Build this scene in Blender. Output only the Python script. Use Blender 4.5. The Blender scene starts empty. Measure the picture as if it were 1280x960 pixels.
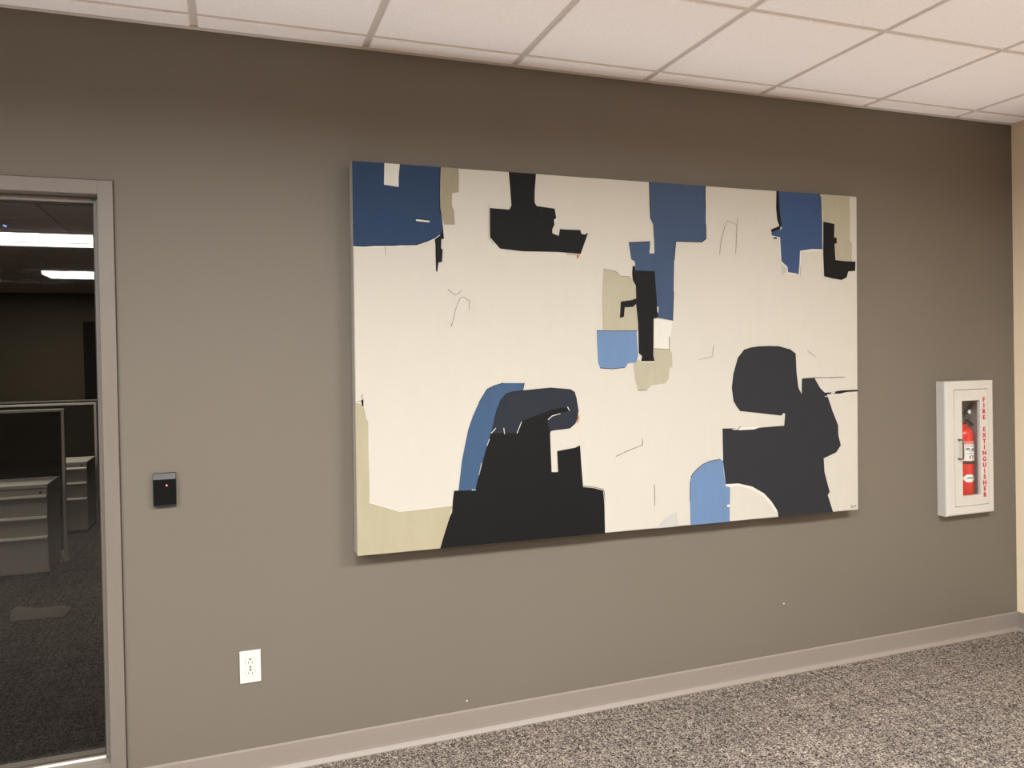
import bpy, bmesh, math, random
from mathutils import Vector, Matrix
random.seed(7)
C = bpy.context.scene.collection
PI = math.pi

# ------------------------------------------------------------------ camera model
F, PPX, PPY = 963.2, 630.05, 457.76
CAM = Vector((0, -2.97792, 1.51725))
def _rot(y, p, r):
    B = Matrix(((1, 0, 0), (0, 0, -1), (0, 1, 0)))
    cy, sy, cp, sp, cr, sr = math.cos(y), math.sin(y), math.cos(p), math.sin(p), math.cos(r), math.sin(r)
    Ry = Matrix(((cy, 0, -sy), (0, 1, 0), (sy, 0, cy)))
    Rp = Matrix(((1, 0, 0), (0, cp, -sp), (0, sp, cp)))
    Rr = Matrix(((cr, -sr, 0), (sr, cr, 0), (0, 0, 1)))
    return Rr @ Rp @ Ry @ B
RM = _rot(0.34414, 0.0101, -0.01897)
def ray(u, v):
    return RM.transposed() @ Vector(((u - PPX) / F, (v - PPY) / F, 1))
def at(u, v, y=0.0):
    """measured photo point -> point on the plane at depth y (y=0 is the painted wall)"""
    d = ray(u, v); t = (y - CAM.y) / d.y
    return CAM + d * t
def on_floor(u, v, z=0.0):
    d = ray(u, v); t = (z - CAM.z) / d.z
    return CAM + d * t

cam = bpy.data.cameras.new('camera'); co = bpy.data.objects.new('camera', cam); C.objects.link(co)
rt = RM
M3 = Matrix((rt[0], -rt[1], -rt[2])).transposed()
co.matrix_world = Matrix.Translation(CAM) @ M3.to_4x4()
cam.sensor_width = 36; cam.lens = F / 1280 * 36
cam.shift_x = (640 - PPX) / 1280; cam.shift_y = (PPY - 480) / 1280
cam.clip_start = .02
bpy.context.scene.camera = co

# ------------------------------------------------------------------ materials
def lin(c, k=1.0):
    o = []
    for v in c:
        v /= 255
        o.append((v / 12.92 if v <= .04045 else ((v + .055) / 1.055) ** 2.4) * k)
    return (*o, 1)
class NT:
    def __init__(s, name):
        s.m = bpy.data.materials.new(name); s.m.use_nodes = True; s.t = s.m.node_tree
        s.t.nodes.clear(); s.out = s.n('ShaderNodeOutputMaterial')
    def n(s, typ, **kw):
        nd = s.t.nodes.new(typ)
        for k, v in kw.items(): setattr(nd, k, v)
        return nd
    def l(s, a, b): s.t.links.new(a, b)
def coords(nt, scale=(1, 1, 1)):
    tc = nt.n('ShaderNodeNewGeometry'); mp = nt.n('ShaderNodeMapping'); mp.inputs['Scale'].default_value = scale
    nt.l(tc.outputs['Position'], mp.inputs['Vector']); return mp.outputs['Vector']
def noise(nt, vec, scale, detail=3, rough=.55):
    n = nt.n('ShaderNodeTexNoise'); n.inputs['Scale'].default_value = scale
    n.inputs['Detail'].default_value = detail; n.inputs['Roughness'].default_value = rough
    nt.l(vec, n.inputs['Vector']); return n.outputs['Fac']
def ramp(nt, fac, stops, interp='LINEAR'):
    r = nt.n('ShaderNodeValToRGB'); r.color_ramp.interpolation = interp
    e = r.color_ramp.elements
    while len(e) < len(stops): e.new(.5)
    for i, (p, c) in enumerate(stops): e[i].position = p; e[i].color = c
    nt.l(fac, r.inputs['Fac']); return r.outputs['Color']
def mul(c, k): return (c[0] * k, c[1] * k, c[2] * k, 1)
def mat(name, col, rough=.6, spec=.3, metal=0, var=.06, vscale=6, bump=0, bscale=200, stretch=(1, 1, 1)):
    """paint-like procedural material: small tonal variation and a fine surface bump"""
    nt = NT(name); b = nt.n('ShaderNodeBsdfPrincipled'); v = coords(nt, stretch)
    f = noise(nt, v, vscale)
    nt.l(ramp(nt, f, [(.25, mul(col, 1 - var)), (.75, mul(col, 1 + var))]), b.inputs['Base Color'])
    b.inputs['Roughness'].default_value = rough; b.inputs['Metallic'].default_value = metal
    b.inputs['Specular IOR Level'].default_value = spec
    if bump:
        bp = nt.n('ShaderNodeBump'); bp.inputs['Strength'].default_value = bump; bp.inputs['Distance'].default_value = .002
        nt.l(noise(nt, v, bscale, 2), bp.inputs['Height']); nt.l(bp.outputs['Normal'], b.inputs['Normal'])
    nt.l(b.outputs['BSDF'], nt.out.inputs['Surface']); return nt.m
def emis(name, col, s):
    nt = NT(name); e = nt.n('ShaderNodeEmission'); e.inputs['Color'].default_value = col; e.inputs['Strength'].default_value = s
    nt.l(e.outputs[0], nt.out.inputs['Surface']); return nt.m

M = {}
M['wall'] = mat('taupe_wall_paint', lin((108, 99, 88)), .55, .3, var=.02, vscale=1.5, bump=.12, bscale=350)
M['cream'] = mat('cream_wall_paint', lin((236, 217, 186)), .6, .3, var=.02, vscale=1.5, bump=.12, bscale=350)
M['dim_wall'] = mat('brown_wall_paint', lin((110, 98, 84)), .7, .2, var=.03, vscale=1.5, bump=.1, bscale=300)
M['dark_wall'] = mat('dark_office_wall_paint', lin((92, 84, 72)), .7, .2, var=.03, vscale=1.5, bump=.1, bscale=300)
M['tile'] = mat('ceiling_tile_mineral_fibre', lin((236, 224, 217)), .9, .1, var=.05, vscale=130, bump=.3, bscale=400)
M['tee'] = mat('ceiling_grid_metal', lin((198, 182, 170)), .5, .3, var=.02)
M['base'] = mat('rubber_base', lin((134, 123, 114)), .45, .35, var=.02, vscale=3)
M['frame'] = mat('aluminium_frame_paint', lin((116, 106, 96)), .42, .45, var=.03, vscale=40, stretch=(1, 1, .1))
M['gasket'] = mat('dark_gasket_rubber', lin((60, 52, 46)), .6, .3)
M['seam'] = mat('black_gap', lin((24, 22, 20)), .8, .1)
M['white_enamel'] = mat('white_powder_coat', lin((196, 190, 182)), .4, .4, var=.015, bump=.05, bscale=600)
M['tub'] = mat('grey_tub_enamel', lin((206, 194, 186)), .6, .2, var=.02)
M['white_plastic'] = mat('white_plastic', lin((208, 203, 195)), .35, .4, var=.01)
M['black_plastic'] = mat('black_plastic', lin((10, 10, 11)), .35, .2, var=.05)
M['grey_plastic'] = mat('grey_bevelled_plastic', lin((62, 59, 56)), .4, .3, var=.04)
M['red_paint'] = mat('red_cylinder_paint', lin((226, 48, 40)), .28, .5, var=.03)
M['red_letter'] = mat('red_letter_vinyl', lin((186, 34, 46)), .5, .3, var=.02)
M['paper'] = mat('white_label_paper', lin((240, 236, 230)), .6, .2, var=.03, vscale=80)
M['grey_ink'] = mat('grey_label_ink', lin((130, 120, 124)), .7, .1)
M['pink_ink'] = mat('pale_red_label_ink', lin((230, 140, 134)), .7, .1)
M['teal_ink'] = mat('teal_label_ink', lin((60, 140, 130)), .7, .1)
M['metal'] = mat('brushed_nickel', lin((112, 106, 100)), .35, .5, metal=.7, var=.05)
M['dark_metal'] = mat('dark_valve_metal', lin((74, 68, 64)), .4, .5, metal=.4, var=.05)
M['cab_body'] = mat('grey_cabinet_enamel', lin((172, 166, 155)), .5, .35, var=.02)
M['cab_top'] = mat('pale_cabinet_top_laminate', lin((196, 190, 178)), .5, .3, var=.03)
M['cab_pull'] = mat('pale_pull_metal', lin((236, 230, 218)), .4, .5, var=.02)
M['mat'] = mat('pale_patch', lin((92, 88, 80)), .95, .05, var=.15, vscale=120)  # pale tone of the patch on the office floor
M['panel'] = mat('dark_panel_fabric', lin((48, 46, 40)), .95, .05, var=.12, vscale=300, bump=.3, bscale=600)
M['panel_trim'] = mat('pale_panel_trim', lin((205, 198, 186)), .45, .4, var=.03)
M['ink'] = mat('black_socket_slot', lin((58, 46, 40)), .8, .1)
M['blue_led'] = emis('blue_indicator', (.25, .35, 1, 1), 25)
M['red_led'] = emis('red_indicator', (1, .16, .13, 1), 4)
M['fix_body'] = mat('fixture_white_steel', lin((200, 195, 188)), .5, .3)
FIX_E = 26.0
WARM = (.98, 1, 1, 1)
M['lens'] = emis('fixture_lens', WARM, FIX_E)
M['lens_dim'] = emis('fixture_lens_far_half', WARM, FIX_E * .8)

def carpet(depth):
    nt = NT('carpet_flecked'); b = nt.n('ShaderNodeBsdfPrincipled')
    def vor(scale, sc):
        v = coords(nt, sc); n = nt.n('ShaderNodeTexVoronoi'); n.inputs['Scale'].default_value = scale
        nt.l(v, n.inputs['Vector']); sp = nt.n('ShaderNodeSeparateColor'); nt.l(n.outputs['Color'], sp.inputs['Color'])
        return sp.outputs[0]
    def mix(a, b_, f, typ='MIX'):
        m = nt.n('ShaderNodeMix', data_type='FLOAT'); m.inputs[0].default_value = f
        nt.l(a, m.inputs[2]); nt.l(b_, m.inputs[3]); return m.outputs[0]
    f1 = vor(215, (1, 1, .2)); f2 = vor(235, (1.0, .45, .2)); f3 = vor(235, (.45, 1, .2))
    f = mix(mix(f1, f2, .28), f3, .2)
    ln = noise(nt, coords(nt, (1, 22, 1)), 3, 5, .75); l2 = noise(nt, coords(nt, (22, 1, 1)), 3, 5, .75)
    f = mix(f, mix(ln, l2, .5), .28)
    col = ramp(nt, f, [(.24, lin((44, 38, 35))), (.40, lin((112, 103, 97))), (.55, lin((178, 164, 152))), (.72, lin((236, 221, 204)))])
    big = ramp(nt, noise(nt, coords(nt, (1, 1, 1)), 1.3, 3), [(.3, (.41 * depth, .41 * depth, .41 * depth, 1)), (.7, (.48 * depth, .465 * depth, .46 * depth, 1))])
    for st in ((.6, 55, 1), (55, .6, 1)):     # faint woven lines both ways
        sk = ramp(nt, noise(nt, coords(nt, st), 1.0, 3, .6), [(.36, (.80, .80, .81, 1)), (.50, (1, 1, 1, 1)), (.66, (1.16, 1.15, 1.14, 1))])
        mm = nt.n('ShaderNodeMix', data_type='RGBA', blend_type='MULTIPLY'); mm.inputs[0].default_value = 1
        nt.l(col, mm.inputs[6]); nt.l(sk, mm.inputs[7]); col = mm.outputs[2]
    m = nt.n('ShaderNodeMix', data_type='RGBA', blend_type='MULTIPLY'); m.inputs[0].default_value = 1
    nt.l(col, m.inputs[6]); nt.l(big, m.inputs[7]); nt.l(m.outputs[2], b.inputs['Base Color'])
    # overall depth of the pile colour
    b.inputs['Roughness'].default_value = .95; b.inputs['Specular IOR Level'].default_value = .05
    bp = nt.n('ShaderNodeBump'); bp.inputs['Strength'].default_value = .5; bp.inputs['Distance'].default_value = .004
    nt.l(f, bp.inputs['Height']); nt.l(bp.outputs['Normal'], b.inputs['Normal'])
    nt.l(b.outputs['BSDF'], nt.out.inputs['Surface']); return nt.m
M['carpet'] = carpet(1.0)
M['shaded_carpet'] = carpet(.19)  # same carpet darkened, the office's dimness put into its colour
def glass(name, tint, r0=.04):
    nt = NT(name); tr = nt.n('ShaderNodeBsdfTransparent'); tr.inputs['Color'].default_value = tint
    gl = nt.n('ShaderNodeBsdfGlossy'); gl.inputs['Roughness'].default_value = 0
    lw = nt.n('ShaderNodeLayerWeight'); lw.inputs['Blend'].default_value = .5
    pw = nt.n('ShaderNodeMath', operation='POWER'); pw.inputs[1].default_value = 5
    ma = nt.n('ShaderNodeMath', operation='MULTIPLY_ADD'); ma.inputs[1].default_value = 1 - r0; ma.inputs[2].default_value = r0
    mx = nt.n('ShaderNodeMixShader')
    nt.l(lw.outputs['Facing'], pw.inputs[0]); nt.l(pw.outputs[0], ma.inputs[0]); nt.l(ma.outputs[0], mx.inputs['Fac'])
    nt.l(tr.outputs[0], mx.inputs[1]); nt.l(gl.outputs[0], mx.inputs[2]); nt.l(mx.outputs[0], nt.out.inputs['Surface'])
    return nt.m
M['glass'] = glass('tinted_window_glass', (.84, .83, .81, 1), .043)
M['clear'] = glass('clear_door_glass', (.97, .97, .97, 1), .03)

def paint(name, rgb, k=1.0, var=.05):
    return mat('artist_paint_' + name, lin(rgb, k), .62, .14, var=var, vscale=9, bump=.2, bscale=420, stretch=(3, 3, .6))
PT = {
 'cream': paint('cream', (243, 234, 219), .53, .012), 'navy': paint('navy', (50, 72, 104), .62), 'blue': paint('blue', (72, 89, 118), .66),
 'bright': paint('bright_blue', (66, 88, 128), .66), 'curve': paint('curve_blue', (72, 97, 130), .64), 'sky': paint('sky_blue', (117, 145, 184), .64),
 'khaki_dark': paint('dark_khaki', (184, 172, 146), .55), 'khaki': paint('khaki', (204, 194, 168), .58), 'khaki_pale': paint('pale_khaki', (208, 195, 164), .54),
 'black': paint('black', (27, 26, 27), .6), 'char': paint('charcoal', (52, 52, 57), .6), 'slate': paint('slate', (48, 52, 62), .6),
 'white': paint('white', (250, 244, 232), .58), 'pencil': paint('pencil', (182, 174, 162), .58), 'line': paint('grey_line', (120, 108, 92), .6),
 'mist': paint('mist', (216, 212, 204), .58), 'orange': paint('orange', (214, 140, 104), .58),
}

# ------------------------------------------------------------------ mesh helpers
class MB:
    def __init__(s): s.bm = bmesh.new(); s.mi = 0
    def _tag(s, faces):
        for f in faces: f.material_index = s.mi
    def box(s, x0, x1, y0, y1, z0, z1, bev=0, seg=2):
        b = bmesh.new()
        bmesh.ops.create_cube(b, size=1)
        for v in b.verts:
            v.co = Vector((x0 + (v.co.x + .5) * (x1 - x0), y0 + (v.co.y + .5) * (y1 - y0), z0 + (v.co.z + .5) * (z1 - z0)))
        if bev: bmesh.ops.bevel(b, geom=b.edges[:], offset=bev, segments=seg, affect='EDGES', profile=.6)
        s.merge(b); return s
    def merge(s, b, mtx=None):
        vm = {}
        for v in b.verts: vm[v] = s.bm.verts.new(mtx @ v.co if mtx else v.co)
        for f in b.faces:
            try:
                nf = s.bm.faces.new([vm[v] for v in f.verts]); nf.material_index = s.mi; nf.smooth = f.smooth
            except ValueError: pass
        b.free()
    def face(s, pts):
        f = s.bm.faces.new([s.bm.verts.new(p) for p in pts]); f.material_index = s.mi; return f
    def prism(s, pts, off):
        """closed outline pts extruded by the vector off"""
        b = bmesh.new(); n = len(pts); off = Vector(off)
        a = [b.verts.new(p) for p in pts]; c = [b.verts.new(Vector(p) + off) for p in pts]
        b.faces.new(a); b.faces.new(c[::-1])
        for i in range(n): b.faces.new((a[i], c[i], c[(i + 1) % n], a[(i + 1) % n]))
        bmesh.ops.recalc_face_normals(b, faces=b.faces[:]); s.merge(b); return s
    def lathe(s, prof, o, seg=40, axis='z', smooth=True):
        b = bmesh.new(); rings = []
        for r, h in prof:
            ring = []
            for i in range(seg):
                a = 2 * PI * i / seg
                p = (r * math.cos(a), r * math.sin(a), h) if axis == 'z' else (r * math.cos(a), h, r * math.sin(a)) if axis == 'y' else (h, r * math.cos(a), r * math.sin(a))
                ring.append(b.verts.new(Vector(o) + Vector(p)))
            rings.append(ring)
        for k in range(len(rings) - 1):
            for i in range(seg):
                f = b.faces.new((rings[k][i], rings[k][(i + 1) % seg], rings[k + 1][(i + 1) % seg], rings[k + 1][i])); f.smooth = smooth
        b.faces.new(rings[0][::-1]); b.faces.new(rings[-1])
        bmesh.ops.recalc_face_normals(b, faces=b.faces[:]); s.merge(b); return s
    def tube(s, pts, r, seg=10):
        b = bmesh.new(); pts = [Vector(p) for p in pts]; rings = []
        for i, p in enumerate(pts):
            d = (pts[min(i + 1, len(pts) - 1)] - pts[max(i - 1, 0)]).normalized()
            u = d.orthogonal().normalized() if i == 0 else (rings_u - d * rings_u.dot(d)).normalized()
            rings_u = u; w = d.cross(u)
            rings.append([b.verts.new(p + (u * math.cos(2 * PI * k / seg) + w * math.sin(2 * PI * k / seg)) * r) for k in range(seg)])
        for k in range(len(rings) - 1):
            for i in range(seg):
                f = b.faces.new((rings[k][i], rings[k][(i + 1) % seg], rings[k + 1][(i + 1) % seg], rings[k + 1][i])); f.smooth = True
        b.faces.new(rings[0][::-1]); b.faces.new(rings[-1])
        bmesh.ops.recalc_face_normals(b, faces=b.faces[:]); s.merge(b); return s
    def build(s, name, mats, parent=None):
        me = bpy.data.meshes.new(name); s.bm.to_mesh(me); s.bm.free()
        for m in (mats if isinstance(mats, (list, tuple)) else [mats]): me.materials.append(m)
        o = bpy.data.objects.new(name, me); C.objects.link(o)
        if parent: o.parent = parent
        return o
def localize(o, loc):
    """give a top-level mesh its origin at loc"""
    o.data.transform(Matrix.Translation(-Vector(loc))); o.location = loc
def tag(o, label, cat, group=None):
    o['label'] = label; o['category'] = cat
    if group: o['group'] = group
    return o
def struct(o): o['kind'] = 'structure'; return o
def thing(name, label, cat, group=None):
    o = bpy.data.objects.new(name, None); C.objects.link(o); o.empty_display_size = .05
    return tag(o, label, cat, group)
def settle(root, loc):
    """move the empty to the thing's base without moving its parts"""
    root.location = loc
    for c in root.children: c.matrix_parent_inverse = Matrix.Translation(-Vector(loc))

# ------------------------------------------------------------------ room shell
H = 2.7175
XR, XL, YF, YB = 3.984, -7.0, -11.24, 11.24
# window (interior glass sidelight) opening and cabinet opening in the wall
WX0, WX1, WZ1 = -1.42, -.360, 2.158
CX0, CX1, CZ0, CZ1 = 3.455, 3.750, .70, 1.325
def wall_with_holes(mb, xs, zs, holes, y0, y1):
    for i in range(len(xs) - 1):
        for k in range(len(zs) - 1):
            cx, cz = (xs[i] + xs[i + 1]) / 2, (zs[k] + zs[k + 1]) / 2
            if any(a < cx < b and c < cz < d for a, b, c, d in holes): continue
            mb.box(xs[i], xs[i + 1], y0, y1, zs[k], zs[k + 1])
mb = MB()
holes = [(WX0, WX1, 0, WZ1), (CX0, CX1, CZ0, CZ1)]
wall_with_holes(mb, [XL, WX0, WX1, CX0, CX1, XR], [0, CZ0, CZ1, WZ1, H + .02], holes, 0, .13)
bmesh.ops.remove_doubles(mb.bm, verts=mb.bm.verts[:], dist=1e-5)
struct(mb.build('wall_back', M['wall']))
struct(MB().box(XR, XR + .12, YF, .13, 0, H + .02).build('wall_right', M['cream']))
struct(MB().box(XL - .12, XL, YF, YB, 0, H + .02).build('wall_left', M['dim_wall']))
struct(MB().box(XL, XR, YF - .12, YF, 0, H + .02).build('wall_front', M['dim_wall']))
struct(MB().box(XL, XR, YB, YB + .12, 0, H + .02).build('wall_office_back', M['dark_wall']))
struct(MB().box(2.0, 2.12, .13, YB, 0, H + .02).build('wall_office_right', M['dark_wall']))
struct(MB().box(XL - .12, XR + .12, YF - .12, .065, -.05, 0).build('floor', M['carpet']))
struct(MB().box(XL - .12, XR + .12, .065, YB + .12, -.05, 0).build('floor_office', M['shaded_carpet']))
# suspended ceiling: tegular tiles with recessed tees
T = .6096; GX, GY = -.0885, -.1204
mb = MB(); g = .0122
ix0, ix1 = int((XL - GX) / T) - 1, int((XR - GX) / T) + 1
iy0, iy1 = int((YF - GY) / T) - 1, int((YB - GY) / T) + 1
for i in range(ix0, ix1 + 1):
    for j in range(iy0, iy1 + 1):
        x0, x1 = max(GX + i * T + g, XL), min(GX + (i + 1) * T - g, XR)
        y0, y1 = max(GY + j * T + g, YF), min(GY + (j + 1) * T - g, YB)
        spans = [(y0, min(y1, 0)), (max(y0, .13), y1)] if y0 < 0.13 and y1 > 0 else [(y0, y1)]
        for a, b_ in spans:
            if x1 - x0 > .02 and b_ - a > .02:
                z1 = H + .03; c = .004
                p = [(x0, a), (x1, a), (x1, b_), (x0, b_)]
                q = [(x0 + c, a + c), (x1 - c, a + c), (x1 - c, b_ - c), (x0 + c, b_ - c)]
                mb.face([(x, y, H) for x, y in q[::-1]])
                for k in range(4):
                    k2 = (k + 1) % 4
                    mb.face([(*q[k], H), (*q[k2], H), (*p[k2], H + c), (*p[k], H + c)])
                    mb.face([(*p[k], H + c), (*p[k2], H + c), (*p[k2], z1), (*p[k], z1)])
ceil = struct(mb.build('ceiling', M['tile']))
mb = MB()
for i in range(ix0, ix1 + 2):
    x = GX + i * T
    if XL < x < XR: mb.box(x - .016, x + .016, YF, YB, H + .0065, H + .028)
for j in range(iy0, iy1 + 2):
    y = GY + j * T
    if YF < y < YB: mb.box(XL, XR, y - .016, y + .016, H + .007, H + .0279)
mb.box(XL, XR, YF, YB, H + .03, H + .05)
mb.build('ceiling_grid', M['tee'], ceil)
mb = MB().box(XL, XR, -.022, 0, H - .002, H + .006)
struct(mb.build('trim_1', M['tee']))
struct(MB().box(XR - .022, XR, YF, -.022, H - .002, H + .006).build('trim_2', M['tee']))

def baseboard(name, p0, p1, nrm):
    """rubber cove base: thin sheet, rounded top, flared toe"""
    prof = [(0, 0), (.017, 0), (.0165, .004), (.011, .011), (.006, .019), (.005, .03), (.005, .094), (.0035, .099), (0, .1005)]
    p0, p1, nrm = Vector(p0), Vector(p1), Vector(nrm)
    mb = MB(); b = bmesh.new(); r0, r1 = [], []
    for o, z in prof:
        r0.append(b.verts.new(p0 + nrm * o + Vector((0, 0, z)))); r1.append(b.verts.new(p1 + nrm * o + Vector((0, 0, z))))
    n = len(prof)
    for i in range(n): b.faces.new((r0[i], r0[(i + 1) % n], r1[(i + 1) % n], r1[i]))
    b.faces.new(r0); b.faces.new(r1[::-1]); bmesh.ops.recalc_face_normals(b, faces=b.faces[:]); mb.merge(b)
    return struct(mb.build(name, M['base']))
baseboard('baseboard_back', (WX1 + .003, 0, 0), (XR, 0, 0), (0, -1, 0))
baseboard('baseboard_right', (XR, 0, 0), (XR, YF, 0), (-1, 0, 0))

# ------------------------------------------------------------------ window_1: glass panel in a metal frame
FI = .048            # width of the face of the frame
def ring(mb, x0, x1, z0, z1, w, y0, y1, bot=None, bev=.0015):
    bot = w if bot is None else bot
    mb.box(x0, x0 + w, y0, y1, z0, z1, bev); mb.box(x1 - w, x1, y0, y1, z0, z1, bev)
    mb.box(x0 + w, x1 - w, y0, y1, z1 - w, z1, bev)
    if bot: mb.box(x0 + w, x1 - w, y0, y1, z0, z0 + bot, bev)
mb = MB(); ring(mb, WX0 + .002, WX1 - .002, 0, WZ1 - .002, FI, -.014, .125, bot=.14)
win = struct(mb.build('window_1', M['frame']))
ix0_, ix1_, iz0_, iz1_ = WX0 + .002 + FI, WX1 - .002 - FI, .14, WZ1 - .002 - FI
mb = MB(); ring(mb, ix0_ + .001, ix1_ - .001, iz0_ + .001, iz1_ - .001, .020, .045, .058, bot=.006, bev=.002)
mb.build('glazing_bead', M['frame'], win)
mb = MB(); ring(mb, ix0_ + .0185, ix1_ - .0185, iz0_ + .001, iz1_ - .0185, .007, .0585, .0625, bot=.003, bev=0)
mb.build('glazing_gasket', M['gasket'], win)
mb = MB(); ring(mb, ix0_ + .001, ix1_ - .001, iz0_ + .001, iz1_ - .001, .020, .072, .090, bot=.006, bev=.002)
mb.build('glazing_bead', M['frame'], win)
MB().box(ix0_ + .0215, ix1_ - .0215, .040, .0445, iz0_, iz0_ + .0075, .001).build('sill_highlight', M['cab_pull'], win)  # pale strip: bright highlight along the lower glass edge put into its colour
MB().box(ix0_ + .004, ix1_ - .004, .0630, .0700, iz0_ + .002, iz1_ - .004).build('pane', M['glass'], win)
# dark strip painting in the shadow line where the frame meets the wall
mb = MB(); mb.box(WX1 - .002, WX1 + .001, -.001, .0, 0, WZ1 + .002); mb.box(WX0, WX1, -.0015, 0, WZ1 - .002, WZ1 + .002)
mb.build('frame_shadow_line', M['gasket'], win)

# dark doorway in the far office wall
da, db_ = at(104.5, 430, YB).x, at(119.5, 430, YB).x
MB_ = MB().box(da, db_, YB - .012, YB - .001, 0, 2.25); struct(MB_.build('door_1', M['seam']))
# ------------------------------------------------------------------ painting
PY = -.075
q = [at(440, 201, PY), at(1071, 246, PY), at(1073, 637, PY), at(447, 695, PY)]   # TL TR BR BL
def plane_pt(u, v, off): return at(u, v, PY - off)
from mathutils import geometry
def clampq(P):
    """keep a painted point inside the face of the canvas"""
    # bilinear inverse by iteration
    s, t = .5, .5
    for _ in range(12):
        A = q[0] * (1 - s) * (1 - t) + q[1] * s * (1 - t) + q[2] * s * t + q[3] * (1 - s) * t
        ds = (q[1] - q[0]) * (1 - t) + (q[2] - q[3]) * t; dt = (q[3] - q[0]) * (1 - s) + (q[2] - q[1]) * s
        r = P - A; det = ds.x * dt.z - ds.z * dt.x
        s += (r.x * dt.z - r.z * dt.x) / det; t += (ds.x * r.z - ds.z * r.x) / det
    snap = lambda a, e: 0 if a < e else 1 if a > 1 - e else a
    s, t = snap(s, .002), snap(t, .006)
    return q[0] * (1 - s) * (1 - t) + q[1] * s * (1 - t) + q[2] * s * t + q[3] * (1 - s) * t
SHAPES = []
def shape(col, pts, layer=1): SHAPES.append((col, pts, layer))
def stroke(col, pts, w=1.2, layer=3):
    for (a, b) in zip(pts, pts[1:]):
        d = Vector((b[0] - a[0], b[1] - a[1])); L = d.length; d /= L; n = Vector((-d.y, d.x)) * w / 2; e = d * w * .3
        shape(col, [(a[0] + n.x - e.x, a[1] + n.y - e.y), (b[0] + n.x * .7 + e.x, b[1] + n.y * .7 + e.y), (b[0] - n.x * .7 + e.x, b[1] - n.y * .7 + e.y), (a[0] - n.x - e.x, a[1] - n.y - e.y)], layer)
NAVY = [(440, 200), (480.5, 203), (480, 230.8), (498.3, 233.7), (498.2, 222), (499.7, 204), (550.3, 208), (549.7, 230), (549.5, 248), (550, 262), (553, 283.3), (552.5, 291.7), (545, 296.7), (533, 302), (520, 306.3), (504, 306.2), (488.3, 307), (470, 307), (453.3, 308), (442, 306.7)]
shape('white', [(439, 301), (443, 309), (453, 309.8), (520, 308.2), (545, 299), (551, 294), (551, 288)], 0.5)
shape('navy', NAVY)
shape('white', [(479, 202), (500.5, 203), (499.3, 222), (499.2, 235), (479, 231.8)], .5)
stroke('black', [(441.5, 307.2), (453.3, 308), (470, 307), (488.3, 307), (504, 306.2), (520, 306.3), (533, 302), (545, 296.7)], 1.0)
stroke('black', [(550.3, 209), (549.7, 230), (549.5, 248), (550, 262), (552.5, 275)], 1.1)
shape('white', [(520, 274), (537, 276), (536.8, 278), (520, 276.3)], 3)
stroke('black', [(520, 273.4), (537, 275.4)], .7, 4)
shape('khaki_dark', [(550.5, 208), (573, 209), (573.7, 220), (573.5, 240), (565.3, 241.7), (564.7, 256.7), (567.5, 263.3), (568.7, 280.8), (555.3, 280.8), (550, 262)])
shape('black', [(550.3, 259), (552.5, 273.3), (555, 298.3), (551.7, 299.2), (551.3, 310), (553.3, 312.5), (552.5, 327.5), (548, 328.3), (546.7, 339.4), (545, 339.4), (544.4, 320), (544.2, 306.7), (543.3, 299.2), (550, 294.2), (553, 285)], 2)
stroke('pencil', [(481.7, 309), (481.9, 319)], 1)
shape('black', [(635.8, 214), (670, 218), (668.3, 240), (668.3, 253.3), (670.8, 257.5), (693.3, 260.8), (695.3, 272.5), (692.5, 275), (693, 280.8), (690.3, 286.7), (690.5, 291.7), (698.3, 294.7), (700, 285.8), (725, 286.7), (727, 292.5), (735, 291.3), (730.8, 303.3), (725.8, 317.5), (696.7, 315), (653.3, 314.2), (625, 310.8), (619, 304), (612.5, 296.7), (612.2, 260), (636.7, 262), (639.2, 256.7), (637.5, 233.3)])
shape('white', [(692.6, 274.6), (696, 273.5), (695.6, 277), (693.2, 278)], 3)
stroke('white', [(701, 286), (724.5, 287.4)], .8)
stroke('white', [(727, 292), (731, 292.8), (733, 291.6)], .8)
stroke('slate', [(676.5, 259.5), (676, 267)], 1.2)
stroke('pencil', [(611.2, 255), (611.2, 297), (617, 305)], .8)
shape('orange', [(720.5, 318.5), (725, 318.5), (723, 322.5), (721, 324)], 2)
stroke('orange', [(708, 317.5), (722, 318.8)], .9)
BLUE2 = [(811.3, 228), (881.2, 233), (881.2, 250), (882, 275), (882.5, 298.3), (877.5, 302.5), (844.2, 301.7), (842.7, 325), (842.3, 346.7), (842, 365), (840.8, 400.8), (822.5, 397.5), (818.3, 339.2), (794.2, 338.3), (794, 333), (793.3, 326.7), (789, 324.2), (785.8, 303), (812, 301.7), (811.7, 316.7), (818, 316.7), (817.5, 295), (817, 281.7), (812.8, 273.3)]
shape('blue', BLUE2)
stroke('black', [(811.6, 230), (812.2, 252), (813, 273.3)], 1)
stroke('black', [(881.4, 234), (881.4, 250), (882, 275), (882.5, 298.3), (877.5, 302.5), (844.5, 301.8), (842.8, 325)], 1)
stroke('black', [(817, 281), (817.6, 297)], 1)
stroke('black', [(785.8, 303.3), (812, 301.9), (811.8, 312)], .9)
stroke('black', [(842, 365), (840.8, 400.8)], .9)
stroke('mist', [(882.3, 262), (882.2, 280)], .8)
shape('khaki', [(754.2, 336.3), (769, 339), (775.8, 345.3), (788.3, 345.8), (795, 360), (798, 414.5), (753.3, 414.5), (752.5, 371.7)])
stroke('line', [(754.2, 336.5), (769, 339), (775.8, 345.3), (788.3, 345.9)], .6)
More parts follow.
